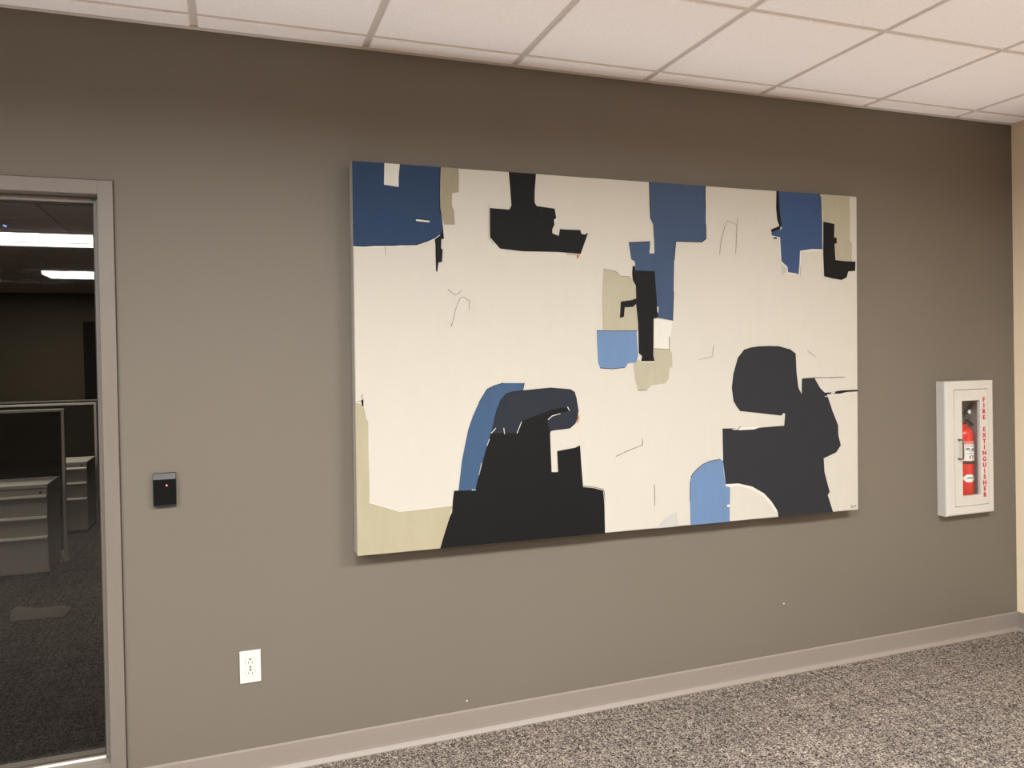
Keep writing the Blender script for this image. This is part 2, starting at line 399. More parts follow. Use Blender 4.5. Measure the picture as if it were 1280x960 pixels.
shape('black', [(790.8, 332.5), (793.5, 332.3), (794.2, 338.3), (818.3, 339), (820, 363.3), (822.5, 397), (817, 398.3), (816.7, 445), (818, 451.3), (801.3, 451.5), (802.5, 445), (798.3, 441.7), (797.5, 405), (795, 380), (790.8, 383.7), (780.8, 384.2), (780, 395.8), (774.7, 397.7), (775.8, 377), (790, 375), (795, 373), (794.7, 357.5), (790.8, 350), (790, 340.8)], 2)
shape('white', [(821.2, 383), (822.8, 384), (822.6, 391), (821.6, 390)], 3)
shape('sky', [(745.8, 413.3), (770, 413.8), (795.8, 413.3), (797.5, 445), (795, 453.3), (785, 454.2), (781.7, 459.2), (765, 461.3), (750, 460), (747.5, 453.3), (746.6, 435)], 1.5)
stroke('black', [(745.8, 413.2), (770, 413.7), (795.8, 413.4)], .8)
stroke('black', [(750, 460), (765, 461.2), (781, 459.5)], .8)
shape('khaki', [(817.2, 435.8), (836.7, 436.7), (840, 441.7), (840.5, 458.3), (836.7, 460.8), (835.8, 473.3), (831.7, 479.2), (814.2, 481.7), (808.3, 488), (797.5, 488), (793.3, 471.7), (791.3, 455), (798.3, 449), (802.5, 453), (818, 452.7), (817, 444)])
shape('white', [(817.8, 398.5), (840.5, 401.5), (836.5, 436), (817.6, 435)], .6)
stroke('line', [(836.6, 421), (836.7, 437.5)], 1.0)
stroke('black', [(797.5, 487.8), (808.3, 487.8)], .7)
stroke('line', [(817.2, 435.8), (836.7, 436.7)], .5)
shape('bright', [(972, 239), (1025.3, 243), (1026.7, 275), (1028.3, 311.7), (1015, 311.3), (1000, 313.5), (999.2, 331.7), (998, 343.7), (995, 341.7), (985, 340.3), (984.2, 333.3), (976.7, 326.7), (975, 296.7), (964.2, 294.2), (964.7, 289.2), (975.8, 287)])
shape('white', [(962.6, 295.5), (973.8, 298), (975.6, 327.5), (983, 334), (984.2, 342.5), (994.5, 343), (998.5, 345.2), (1000.8, 332), (1001.6, 315), (1028.3, 313.5), (1028.3, 308), (970, 290)], .5)
shape('black', [(970.3, 239), (973.3, 239.5), (974.6, 265), (977, 282.5), (975, 286.7), (964.2, 290.3), (963.7, 286.7), (974.2, 282.5), (971.5, 275), (970, 260.8)], 2)
shape('white', [(975.2, 284.3), (977, 282.8), (976.8, 286), (975.4, 287)], 3)
shape('slate', [(966.5, 296.2), (971, 296.8), (971, 299), (967, 298.6)], 2)
stroke('navy', [(1025.6, 246), (1026.9, 275), (1028.4, 311.7)], .9)
shape('mist', [(975.8, 330), (983.5, 335.5), (982, 339.5), (977.5, 346)], 2)
stroke('pencil', [(1000.5, 333), (1000.4, 346)], .7)
shape('khaki', [(1026, 243), (1061.7, 245.5), (1062.3, 270), (1062.5, 291.7), (1061.8, 300), (1064.7, 303.3), (1064.7, 327), (1043.3, 326), (1028.3, 281.7), (1027, 265)])
shape('black', [(1028.9, 277), (1043, 280), (1042.5, 296.7), (1045.8, 297.5), (1045.8, 304.2), (1043, 304.7), (1044.2, 325), (1056, 326.5), (1069.2, 327), (1068.8, 338.7), (1060.3, 339.2), (1058.3, 346.7), (1051.7, 350), (1040, 348), (1030, 345.3), (1028.9, 318.3)], 2)
stroke('white', [(1027.4, 262), (1028.0, 277), (1028.0, 318), (1029, 346)], .8)
# lower left group
shape('curve', [(628.8, 478.8), (655.5, 478.8), (653.8, 487.5), (645, 492), (632, 500), (622, 530), (611.3, 553), (601.3, 585), (594.5, 613.5), (573, 613.5), (577.5, 575), (585, 537.5), (591, 520), (598.8, 502.5), (608.8, 486.3), (618, 481.8)])
stroke('black', [(628.8, 478.8), (618, 481.8), (608.8, 486.3), (598.8, 502.5)], .8)
stroke('black', [(655.5, 478.8), (653.8, 487.5)], .7)
stroke('white', [(656.3, 479), (654.8, 486.5)], .7)
shape('slate', [(632.5, 492.5), (640, 490), (650, 488.8), (668, 487), (687.5, 485), (702, 485.5), (712.5, 487), (718, 490), (720, 497), (722.5, 512.5), (721.5, 522), (719, 529), (712.5, 535), (704, 536), (690, 538.5), (684, 545), (613, 545), (617.5, 525), (622, 510), (626, 500)], 1.5)
stroke('black', [(632.5, 492.3), (640, 489.8), (650, 488.6), (668, 486.8), (687.5, 484.8), (712.5, 486.8), (718, 490), (720, 497), (722.7, 512.5), (721.7, 522), (719, 529), (712.5, 535), (690, 538)], .9)
stroke('black', [(632.5, 492.5), (626, 500), (622, 510), (617.5, 525)], .9)
shape('orange', [(720.6, 527), (723.6, 518), (724.4, 522), (722, 530)], 1)
shape('black', [(567.5, 613.3), (594, 612.7), (597, 600), (601, 585), (610, 552.5), (613.8, 541), (630, 541.5), (645, 541), (653.8, 525.5), (675, 517.5), (692.5, 511.3), (712.5, 508.5), (711, 513.5), (697.5, 517), (690, 519.5), (685, 523.8), (684, 528), (687.5, 538.8), (688.2, 560), (689.5, 590), (697.5, 590), (696.3, 563.8), (711, 561), (719, 559.5), (725, 556.5), (726.5, 580), (728.8, 608.8), (742, 610), (753.8, 613), (755.5, 630), (756.3, 668.5), (550.2, 688), (554, 672), (562.5, 645), (565, 640), (566, 625)], 2)
stroke('white', [(614.2, 541.2), (616.5, 539), (619.5, 535.2)], 1)
stroke('white', [(629.6, 535.2), (630.6, 542.5)], 1)
stroke('white', [(646.3, 541.2), (651.8, 527.4)], 1)
stroke('white', [(685.3, 524.2), (690, 520), (700, 517)], 1)
stroke('white', [(709.4, 508.8), (711.6, 513)], 1.1)
stroke('white', [(611.6, 549), (608.8, 557)], .8)
stroke('white', [(602, 579), (598.5, 594)], .7)
stroke('white', [(590, 612.2), (594.5, 612.2)], 1)
stroke('white', [(688.6, 539.5), (712.5, 535.8)], .8, 2.5)
stroke('black', [(729, 607.6), (742, 608.8), (753, 611.2), (755, 614), (756.2, 626)], .7)
stroke('khaki', [(672, 674.3), (730, 669.3)], .5)
# pale khaki along the left edge and bottom corner
shape('khaki_pale', [(443.5, 503), (451, 505), (454.5, 512), (457.5, 525), (460.3, 527), (460.5, 562.5), (461.5, 600), (462, 628.8), (485, 635.5), (498.8, 640), (530, 636.5), (567, 632.3), (562.5, 642.5), (556, 668), (550.5, 689), (447, 697)])
stroke('white', [(462, 628.2), (485, 634.8), (498.8, 639.3), (530, 635.8), (565, 631.6)], 1.2)
stroke('black', [(452.2, 493), (453, 500)], .6)
shape('black', [(451.5, 500.3), (454.2, 499), (454.4, 508), (452.3, 507.2)], 3)
stroke('line', [(447.5, 501.3), (451.5, 501.5)], .6)
stroke('pencil', [(454, 508), (457.4, 524), (459.5, 526.5)], .7)
# lower right group
CH = [(930, 437.5), (938, 434.8), (947.5, 433.3), (960, 432.8), (972.5, 433), (987.5, 437), (994.5, 442.5), (995.5, 465), (998, 485), (1002, 492.5), (1002.2, 473.8), (1018, 472.5), (1025, 485), (1033.8, 493.8), (1038, 506), (1042.5, 520), (1047, 531.3), (1047.5, 545), (1050.5, 556.3), (1045, 565), (1029.5, 572.5), (1030.5, 590), (1037, 615), (1034.5, 618.8), (1041.3, 641.5), (973, 649), (972, 640), (964, 627.5), (955, 617.5), (940, 608.8), (922.5, 604.5), (907, 605), (903.8, 577.5), (903, 536.3), (925, 535.8), (952, 535), (980, 532.5), (981.3, 517.5), (979.5, 516), (976.3, 519.5), (950, 516.5), (925, 513.8), (920.5, 508), (917.5, 502.5), (915, 485), (917, 467.5), (922.5, 447.5)]
shape('char', CH, 2)
stroke('black', CH[-4:] + CH[:7], .9)
stroke('black', [(903.2, 536.2), (925, 535.6), (952, 534.8), (979, 532.4)], 1)
shape('white', [(914, 536.9), (922, 534.9), (936, 533.8), (951, 533.8), (942, 536.8), (925, 537.6)], 3)
stroke('black', [(921, 537.5), (926, 533.2)], .9, 4)
stroke('black', [(1041, 516), (1047, 531.3), (1047.5, 545), (1050.5, 556.3), (1045, 565), (1029.5, 572.5)], .8)
shape('black', [(1029.5, 491), (1040, 490.3), (1050, 488.2), (1072, 487), (1072, 489.2), (1058, 490), (1050, 492), (1040, 491.8), (1031, 493.4)], 3)
shape('white', [(1038.5, 490.6), (1044, 489.8), (1043, 491.3), (1039, 491.7)], 4)
stroke('white', [(1031, 495.5), (1050, 493.8), (1069, 490.8)], .9)
stroke('line', [(1003, 473.2), (1018, 472), (1038, 472), (1056, 471.3)], .9)
shape('sky', [(885, 577), (893, 574.8), (900, 574), (903.8, 576), (904.5, 590), (907, 606), (912.5, 609.5), (912, 655), (863, 659), (862.3, 625), (862.5, 600), (865, 593), (870, 587.5), (877, 581)], 1)
stroke('black', [(863.6, 596.5), (866, 592), (871, 586.5), (878, 580.6), (887, 576.5), (900, 573.8)], .8)
stroke('black', [(862.6, 602), (862.2, 626)], .7)
stroke('white', [(861.6, 593), (861.2, 626), (861.8, 656)], .9)
shape('white', [(906.5, 605.2), (923, 604.3), (940, 608.2), (955, 616.8), (964, 626.6), (971.6, 638.5), (970, 641.5), (962, 630), (953, 620), (938, 611.5), (922, 607.5), (912.6, 608.8), (907.2, 607.8)], 2.5)
shape('white', [(908.6, 630.8), (912, 630.4), (912, 633.6), (909, 633.6)], 3)
# pencil marks and misty patches on the cream ground
for pts in ([(560, 362), (565, 366), (569.5, 368.5), (573, 367), (577, 362)], [(564, 408), (566.5, 400), (569, 388), (572, 380), (575, 372.5), (580, 371.5), (587, 376), (586.4, 388)],
            [(899.5, 318), (901, 302), (904.5, 288), (908.5, 276), (921, 281), (920.4, 300), (919.5, 317)], [(922, 274), (921.2, 281)],
            [(891.7, 433), (890, 446), (873, 449.5)], [(1009, 438), (1020, 446.5)], [(921, 293), (920.4, 301)], [(562.5, 404), (565, 408)]):
    stroke('pencil', pts, .9)
stroke('line', [(770, 570.5), (781, 565), (803, 556.2), (803, 548)], .8)
stroke('line', [(817.8, 606), (818.4, 632)], .8)
shape('mist', [(819, 660.5), (834, 646), (846, 639), (848, 658.5)], 1)
# signature
for pts in ([(1064.3, 631), (1064.5, 634.6), (1065.8, 633.2)], [(1066.2, 634), (1068, 632.2), (1069, 633.4), (1069.6, 631.2)]): stroke('line', pts, .7)

cols = list(PT)
mb = MB(); mb.mi = cols.index('cream')
bx = bmesh.new()
back = [Vector((p.x, -.0005, p.z)) for p in q]
fv = [bx.verts.new(p) for p in q]; bv = [bx.verts.new(p) for p in back]
bx.faces.new(fv[::-1]); bx.faces.new(bv)
for i in range(4): bx.faces.new((fv[i], fv[(i + 1) % 4], bv[(i + 1) % 4], bv[i]))
bmesh.ops.recalc_face_normals(bx, faces=bx.faces[:])
bmesh.ops.bevel(bx, geom=bx.edges[:], offset=.0025, segments=2, affect='EDGES')
mb.merge(bx)
for k, (c, pts, layer) in enumerate(SHAPES):
    mb.mi = cols.index(c)
    off = .0003 + layer * .00025 + k * .0000008
    P = [clampq(at(u, v, PY)) for u, v in pts]
    P = [Vector((p.x, PY - off, p.z)) for p in P]
    clean = [P[0]]
    for p in P[1:]:
        if (p - clean[-1]).length > 1e-5: clean.append(p)
    if (clean[0] - clean[-1]).length < 1e-5: clean.pop()
    if len(clean) < 3: continue
    tris = geometry.tessellate_polygon([clean])
    vs = [mb.bm.verts.new(p) for p in clean]
    for t in tris:
        a, b_, c_ = (vs[i] for i in t)
        n = (b_.co - a.co).cross(c_.co - a.co)
        try:
            f = mb.bm.faces.new((a, b_, c_) if n.y < 0 else (a, c_, b_)); f.material_index = mb.mi
        except ValueError: pass
# paint wrapped round the edges of the canvas
def wrap(col, a, b, side):
    mb.mi = cols.index(col); e = .0004
    if side == 'bottom':
        A, B = clampq(at(*a, PY)), clampq(at(*b, PY))
        mb.face([(A.x, PY + .002, A.z - e), (B.x, PY + .002, B.z - e), (B.x, -.006, B.z - e), (A.x, -.006, A.z - e)])
    if side == 'left':
        A, B = clampq(at(*a, PY)), clampq(at(*b, PY))
        mb.face([(A.x - e, PY + .002, A.z), (A.x - e, -.006, A.z), (B.x - e, -.006, B.z), (B.x - e, PY + .002, B.z)])
wrap('black', (550, 690), (756, 669), 'bottom'); wrap('char', (973, 650), (1041, 642), 'bottom'); wrap('sky', (863, 660), (912, 655), 'bottom')
pic = mb.build('canvas', [PT[c] for c in cols])
pic.name = 'abstract_picture'
localize(pic, ((q[3].x + q[2].x) / 2, -.02, (q[3].z + q[2].z) / 2))
tag(pic, 'large unframed abstract canvas of black, blue and khaki shapes on cream, hung on taupe wall', 'painting')

# ------------------------------------------------------------------ fire extinguisher cabinet
KX0, KX1, KZ0, KZ1, KY = 3.422, 3.757, .668, 1.357, -.056
root = thing('extinguisher_cabinet', 'white wall cabinet with red lettering and narrow glass window, on taupe wall near corner', 'fire cabinet')
DX0, DX1, DZ0, DZ1 = at(1192.3, 487, KY).x, at(1234.6, 487, KY).x, at(1214, 631.8, KY).z, at(1214, 486.7, KY).z
mb = MB()
# trim frame with broad rounded outer edges
def tapered_ring(mb, o, i, y_back, y_front, rnd):
    (ox0, ox1, oz0, oz1), (ex0, ex1, ez0, ez1) = o, i
    prof = [(0, y_back), (0, y_front + rnd)] + [(rnd * (1 - math.cos(a)), y_front + rnd * (1 - math.sin(a))) for a in (.35, .8, 1.2, PI / 2)]
    loops = []
    for d, y in prof: loops.append([(ox0 + d, y, oz0 + d), (ox1 - d, y, oz0 + d), (ox1 - d, y, oz1 - d), (ox0 + d, y, oz1 - d)])
    loops.append([(ex0, y_front, ez0), (ex1, y_front, ez0), (ex1, y_front, ez1), (ex0, y_front, ez1)])
    loops.append([(ex0, y_front + .02, ez0), (ex1, y_front + .02, ez0), (ex1, y_front + .02, ez1), (ex0, y_front + .02, ez1)])
    b = bmesh.new(); L = [[b.verts.new(p) for p in l] for l in loops]
    for k in range(len(L) - 1):
        for j in range(4): b.faces.new((L[k][j], L[k][(j + 1) % 4], L[k + 1][(j + 1) % 4], L[k + 1][j]))
    bmesh.ops.recalc_face_normals(b, faces=b.faces[:]); mb.merge(b)
tapered_ring(mb, (KX0, KX1, KZ0, KZ1), (DX0 - .0015, DX1 + .0015, DZ0 - .0015, DZ1 + .0015), -.0005, KY, .012)
mb.build('cabinet_frame', M['white_enamel'], root)
mb = MB()   # the tub let into the wall
ty = .085
mb.box(CX0 + .004, CX1 - .004, ty, ty + .004, CZ0 + .004, CZ1 - .004)
mb.box(CX0 + .002, CX0 + .006, -.036, ty, CZ0 + .004, CZ1 - .004); mb.box(CX1 - .006, CX1 - .002, -.036, ty, CZ0 + .004, CZ1 - .004)
mb.box(CX0 + .002, CX1 - .002, -.036, ty, CZ0 + .002, CZ0 + .006); mb.box(CX0 + .002, CX1 - .002, -.036, ty, CZ1 - .006, CZ1 - .002)
h = at(1214.6, 603, ty); mb.mi = 1; mb.box(h.x - .006, h.x + .006, ty - .001, ty, h.z - .006, h.z + .006)
mb.build('cabinet_tub', [M['tub'], M['seam']], root)
GX0, GX1, GZ0, GZ1 = at(1202.7, 540, KY).x, at(1225.2, 540, KY).x, at(1214, 619.3, KY).z, at(1214, 500.6, KY).z
mb = MB(); d0, d1 = KY, KY + .018
def flat_ring(mb, a, b, y0, y1):
    (x0, x1, z0, z1), (e0, e1, g0, g1) = a, b
    mb.box(x0, e0, y0, y1, z0, z1, .0012); mb.box(e1, x1, y0, y1, z0, z1, .0012)
    mb.box(e0, e1, y0, y1, z0, g0); mb.box(e0, e1, y0, y1, g1, z1)
flat_ring(mb, (DX0 + .001, DX1 - .001, DZ0 + .001, DZ1 - .001), (GX0, GX1, GZ0, GZ1), d0 - .001, d1)
door = mb.build('cabinet_door', M['white_enamel'], root)
MB().box(GX0 + .0003, GX1 - .0003, KY + .008, KY + .011, GZ0 + .0003, GZ1 - .0003).build('window_pane', M['clear'], door)
mb = MB()
hx, z0h, z1h = at(1200, 560, KY).x, at(1198, 573.6, KY).z, at(1198, 549.5, KY).z
mb.tube([(hx - .012, KY - .001, z1h), (hx - .012, KY - .02, z1h), (hx - .010, KY - .026, z1h - .003), (hx - .010, KY - .027, z1h - .012), (hx - .010, KY - .027, z0h + .012), (hx - .010, KY - .026, z0h + .003), (hx - .012, KY - .02, z0h), (hx - .012, KY - .001, z0h)], .0042)
mb.build('pull_handle', M['metal'], door)
# stacked letters
lx = at(1230.2, 560, KY).x
ztop, zbot = at(1229.5, 496.2, KY).z, at(1231, 620.6, KY).z
word = 'FIRE EXTINGUISHER'
hgt = .0236; pitch = (ztop - zbot - hgt) / (len(word) - 1)
mb = MB()
for k, ch in enumerate(word):
    if ch == ' ': continue
    cu = bpy.data.curves.new('letter', 'FONT'); cu.body = ch; cu.size = hgt / .729; cu.align_x = 'CENTER'; cu.offset = .0009; cu.extrude = .0004; cu.resolution_u = 4
    to = bpy.data.objects.new('letter', cu); C.objects.link(to); bpy.context.view_layer.update()
    me = bpy.data.meshes.new_from_object(to.evaluated_get(bpy.context.evaluated_depsgraph_get()))
    for sh_ in (-.0006, .0006):
      b = bmesh.new(); b.from_mesh(me)
      mb.merge(b, Matrix.Translation((lx + sh_, KY - .0016 - abs(sh_ + .0006) * .05, ztop - hgt - k * pitch)) @ Matrix.Rotation(PI / 2, 4, 'X') @ Matrix.Scale(1.08, 4, (1, 0, 0)))
    bpy.data.objects.remove(to); bpy.data.meshes.remove(me); bpy.data.curves.remove(cu)
mb.build('lettering', M['red_letter'], door)
settle(root, ((KX0 + KX1) / 2, 0, KZ0))

# ------------------------------------------------------------------ fire extinguisher inside the cabinet
ey, er = .030, .052
ex = at(1212.6, 575, ey).x - er
zb_ = CZ0 + .007
zt_ = at(1206, 531.5, ey).z
root = thing('fire_extinguisher', 'red fire extinguisher with white label standing inside the white wall cabinet', 'fire extinguisher')
sh = zt_ - .012
MB().lathe([(er * .9, zb_), (er, zb_ + .006), (er, sh - .035), (er * .96, sh - .022), (er * .82, sh - .008), (er * .55, sh + .004), (er * .38, sh + .010), (er * .36, sh + .022)], (ex, ey, 0)).build('cylinder', M['red_paint'], root)
def arc_sheet(mb, z0, z1, a0, a1, r, n=24):
    b = bmesh.new(); pr = []
    for i in range(n + 1):
        a = a0 + (a1 - a0) * i / n
        pr.append((b.verts.new((ex + r * math.cos(a), ey + r * math.sin(a), z0)), b.verts.new((ex + r * math.cos(a), ey + r * math.sin(a), z1))))
    for i in range(n):
        f = b.faces.new((pr[i][0], pr[i + 1][0], pr[i + 1][1], pr[i][1])); f.smooth = True
    mb.merge(b)
zz = lambda v: at(1207, v, ey - er * .8).z
mb = MB(); A0, A1 = -PI * .98, -.02
arc_sheet(mb, zz(576), zz(555.5), A0, A1, er + .0006)
mb.mi = 1; arc_sheet(mb, zz(555.5), zz(551.5), A0, A1, er + .0006)
mb.mi = 2
for (va, vb, a, c) in ((557.2, 558, -2.2, -1.3), (560, 562.6, -2.15, -1.8), (560.5, 563, -1.6, -1.2), (563.4, 564.2, -1.9, -1.2), (566.6, 567.4, -2.1, -1.5), (569.5, 570.3, -1.85, -1.35), (570.3, 574, -1.85, -1.72), (570.3, 574, -1.48, -1.35)):
    arc_sheet(mb, zz(vb), zz(va), a, c, er + .001, 6)
mb.build('instruction_label', [M['paper'], M['pink_ink'], M['grey_ink']], root)
mb = MB(); arc_sheet(mb, zz(580), zz(576.6), -PI, PI - .001, er + .0015, 40); mb.build('retaining_band', M['dark_metal'], root)
mb = MB(); n = 10
zc, zh = zz(598), abs(zz(593.2) - zz(602.8)) / 2
for i in range(12):   # hexagon-like badge wrapped on the curve
    a0 = -2.46 + i * .10; a1 = a0 + .10; w = lambda a: zh * min(1, (1 - abs(a + 1.86) / .64) * 1.6 + .12)
    b = bmesh.new(); P = lambda a, s: (ex + (er + .0008) * math.cos(a), ey + (er + .0008) * math.sin(a), zc + s * w(a))
    b.faces.new([b.verts.new(P(a0, -1)), b.verts.new(P(a1, -1)), b.verts.new(P(a1, 1)), b.verts.new(P(a0, 1))]); mb.merge(b)
mb.mi = 1; arc_sheet(mb, zc - .0015, zc + .0055, -2.1, -1.35, er + .0012, 8)
mb.build('badge', [M['paper'], M['teal_ink']], root)
mb = MB(); vz = sh + .020
mb.lathe([(.019, vz), (.019, vz + .022), (.015, vz + .026), (.015, vz + .05)], (ex, ey, 0), 20)
mb.build('valve', M['dark_metal'], root)
mb = MB()   # carry handle and squeeze lever reaching to the right
mb.prism([(ex - .01, ey - .011, vz + .030), (ex + .03, ey - .011, vz + .022), (ex + .066, ey - .011, vz - .002), (ex + .066, ey - .011, vz - .012), (ex + .03, ey - .011, vz + .010), (ex - .01, ey - .011, vz + .018)], (0, .022, 0))
mb.build('carry_handle', M['dark_metal'], root)
mb = MB()
mb.prism([(ex - .012, ey - .010, vz + .050), (ex + .03, ey - .010, vz + .070), (ex + .072, ey - .010, vz + .112), (ex + .078, ey - .010, vz + .108), (ex + .036, ey - .010, vz + .060), (ex - .012, ey - .010, vz + .040)], (0, .020, 0))
mb.build('squeeze_lever', M['dark_metal'], root)
gz = at(1209.6, 514.6, ey - .03); mb = MB()
mb.lathe([(.012, -.006), (.014, -.004), (.014, .006), (.009, .014)], (gz.x, gz.y - .004, gz.z), 24, 'y'); mb.mi = 1
mb.lathe([(.0105, -.0068), (.0105, -.0062)], (gz.x, gz.y - .004, gz.z), 24, 'y')
mb.build('pressure_gauge', [M['dark_metal'], M['paper']], root)
settle(root, (ex, ey, zb_))

# ------------------------------------------------------------------ card reader
root = thing('mounted_card_reader', 'small black card reader with red indicator, on wall beside glass panel', 'card reader')
rx0, rx1, rz0, rz1 = at(191.3, 610, -.02).x, at(220, 610, -.02).x, at(206, 633, -.02).z, at(206, 591.7, -.02).z
zs_ = at(206, 599, -.02).z
mb = MB()
b = bmesh.new()   # body with sloping brow
pr = [(0, rz0), (-.019, rz0 + .001), (-.021, rz0 + .004), (-.021, zs_), (-.014, rz1 - .001), (-.012, rz1), (0, rz1)]
a = [b.verts.new((rx0, y, z)) for y, z in pr]; c = [b.verts.new((rx1, y, z)) for y, z in pr]
for i in range(len(pr)):
    j = (i + 1) % len(pr); b.faces.new((a[i], a[j], c[j], c[i]))
b.faces.new(a); b.faces.new(c[::-1]); bmesh.ops.recalc_face_normals(b, faces=b.faces[:])
bmesh.ops.bevel(b, geom=b.edges[:], offset=.0012, segments=2, affect='EDGES'); mb.merge(b)
mb.build('reader_body', M['black_plastic'], root)
mb = MB(); e = .0006
mb.prism([(rx0 + .001, -.0213, zs_), (rx1 - .001, -.0213, zs_), (rx1 - .001, -.0148, rz1 - .0012), (rx0 + .001, -.0148, rz1 - .0012)], (0, .0012, 0))
mb.build('reader_brow', M['grey_plastic'], root)
lp = at(208.3, 606.8, -.0215)
MB().lathe([(.0028, -.0008), (.0028, .001)], (lp.x, -.0212, lp.z), 16, 'y').build('indicator_light', M['red_led'], root)
settle(root, ((rx0 + rx1) / 2, 0, rz0))

# ------------------------------------------------------------------ wall outlet
root = thing('power_outlet', 'white duplex power outlet low on the taupe wall', 'outlet')
ox0, ox1, oz0, oz1 = .0175, .0915, .345, .463
mb = MB(); mb.box(ox0, ox1, -.0065, 0, oz0, oz1, .003, 3); mb.build('cover_plate', M['white_plastic'], root)
ocx, ocz = (ox0 + ox1) / 2, (oz0 + oz1) / 2
for s in (1, -1):
    zc = ocz + s * .0195; pts = []
    for i in range(28):
        a = 2 * PI * i / 28; pts.append((ocx + .0172 * math.cos(a), -.0060, zc + max(-.0135, min(.0135, .0172 * math.sin(a)))))
    rm = MB().prism(pts, (0, -.0022, 0)); rm.mi = 1
    rm.prism([(ocx + (p[0] - ocx) * 1.07, -.0060, zc + (p[2] - zc) * 1.07) for p in pts], (0, -.0007, 0))
    rec = rm.build('receptacle', [M['white_plastic'], M['grey_ink']], root)
    mb = MB(); y = -.0084
    mb.lathe([(.0032, 0), (.0032, .0006)], (ocx, y, zc + .0085), 14, 'y'); mb.box(ocx - .0032, ocx + .0032, y, y + .0006, zc + .0085, zc + .0117)
    mb.box(ocx - .0075, ocx - .0053, y, y + .0006, zc - .007, zc + .001); mb.box(ocx + .0053, ocx + .0075, y, y + .0006, zc - .008, zc + .001)
    mb.build('socket_slots', M['ink'], rec)
MB().lathe([(.0034, -.0014), (.0026, -.002)], (ocx, -.0058, ocz), 16, 'y').build('screw', M['metal'], root)
settle(root, (ocx, 0, oz0))

# two nicks in the wall paint
def nick(u, v, label):
    p = at(u, v, 0); mb = MB(); pts = [(p.x + .0034 * (1 + .2 * math.sin(3 * a + u)) * math.cos(a), 0, p.z + .0042 * (1 + .2 * math.cos(2 * a)) * math.sin(a)) for a in [2 * PI * i / 14 for i in range(14)]]
    o = mb.prism(pts, (0, -.0008, 0)).build('filler_spot', M['white_plastic']); localize(o, (p.x, 0, p.z)); tag(o, label, 'spot')
nick(979.8, 754.5, 'tiny white filler spot on bare taupe wall below the painting')
nick(583.7, 876, 'tiny white filler spot on taupe wall just above the baseboard')

# ------------------------------------------------------------------ the dark office behind the glass
pf = on_floor(60, 722); px1 = -1.243
def pedestal(name, label, x1, yf, depth, width, z_top, z_h, group=None, vis=None):
    root = thing(name, label, 'filing cabinet', group)
    x0 = x1 - width
    MB().box(x0 + .002, x1 - .002, yf + .018, yf + depth, .035, z_top - .026).build('cabinet_body', M['cab_body'], root)
    MB().box(x0 + .012, x1 - .012, yf + .04, yf + depth - .01, 0, .035).build('plinth', M['seam'], root)
    MB().box(x0, x1, yf - .004, yf + depth + .002, z_top - .025, z_top, .002).build('cabinet_top', M['cab_top'], root)
    edges = [z_top - .03] + z_h[1:] + [.045]
    for k in range(3):
        za, zb2 = (z_top - .030 if k == 0 else z_h[k] - .003), (z_h[k + 1] if k < 2 else .045)
        d = MB().box(x0 + .004, x1 - .004, yf, yf + .017, zb2, za, .0015).build('drawer', M['cab_body'], root)
        hz = z_h[k]
        mb = MB(); mb.prism([(x0 + .006, yf, hz + .008), (x0 + .006, yf - .020, hz + .004), (x0 + .006, yf - .022, hz - .008), (x0 + .006, yf - .018, hz - .008), (x0 + .006, yf - .016, hz + .000), (x0 + .006, yf, hz + .002)], (width - .012, 0, 0))
        mb.build('drawer_pull', M['cab_pull'], d)
        if k == 0:
            MB().lathe([(.008, 0), (.008, -.004)], (x1 - .045, yf, hz + .024), 18, 'y').build('lock', M['seam'], d)
    settle(root, ((x0 + x1) / 2, yf + depth / 2, 0))
    return root
y1p = 3.36
pedestal('file_pedestal', 'grey three-drawer filing pedestal in the office, nearest the glass', px1, y1p, .43, .40, at(59, 605, y1p).z, [at(56, 620, y1p - .02).z, at(56, 646.5, y1p - .02).z, at(56, 671.5, y1p - .02).z])
y2p = 4.88
pedestal('file_pedestal', 'grey three-drawer filing pedestal farther back, between the two partition panels', px1 + .022, y2p, .45, .40, at(108, 577, y2p).z, [at(104, 585.3, y2p - .02).z, at(104, 603.6, y2p - .02).z, at(104, 623.2, y2p - .02).z])
def partition(label, x0, x1, y, ztop):
    root = thing('office_partition', label, 'partition')
    MB().box(x0, x1 - .022, y - .02, y + .02, .09, ztop - .02).build('fabric_panel', M['panel'], root)
    MB().box(x0, x1 - .022, y - .025, y + .025, ztop - .02, ztop, .003).build('top_cap', M['panel_trim'], root)
    MB().box(x1 - .022, x1, y - .020, y + .020, 0, ztop, .003).build('end_post', M['panel_trim'], root)
    MB().box(x0, x1 - .022, y - .018, y + .018, .015, .09).build('kick_plate', M['cab_body'], root)
    settle(root, ((x0 + x1) / 2, y, 0))
y1q, y2q = 3.85, 5.38
partition('dark cubicle partition with pale metal edge, behind the nearest filing pedestal', -3.4, at(82.5, 600, y1q).x, y1q, at(70, 511.3, y1q - .02).z)
partition('cubicle partition with pale metal edge, behind the farther filing pedestal', -3.6, at(122.5, 580, y2q).x, y2q, at(110, 503.3, y2q - .02).z)
partition('most distant cubicle partition, only its pale top edge showing', -4.2, at(150, 499, 6.9).x, 6.9, at(80, 500.5, 6.88).z)
# faint pale patch, a thin flat sheet on the office carpet
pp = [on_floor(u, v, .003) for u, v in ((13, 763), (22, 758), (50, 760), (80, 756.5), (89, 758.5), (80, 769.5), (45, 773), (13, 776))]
mb = MB(); mb.prism(pp, (0, 0, -.003)); o = mb.build('floor_patch', M['mat']); c0 = sum(pp, Vector()) / len(pp); localize(o, (c0.x, c0.y, 0))
tag(o, 'small faint pale patch on the dark office carpet behind the glass', 'mat')

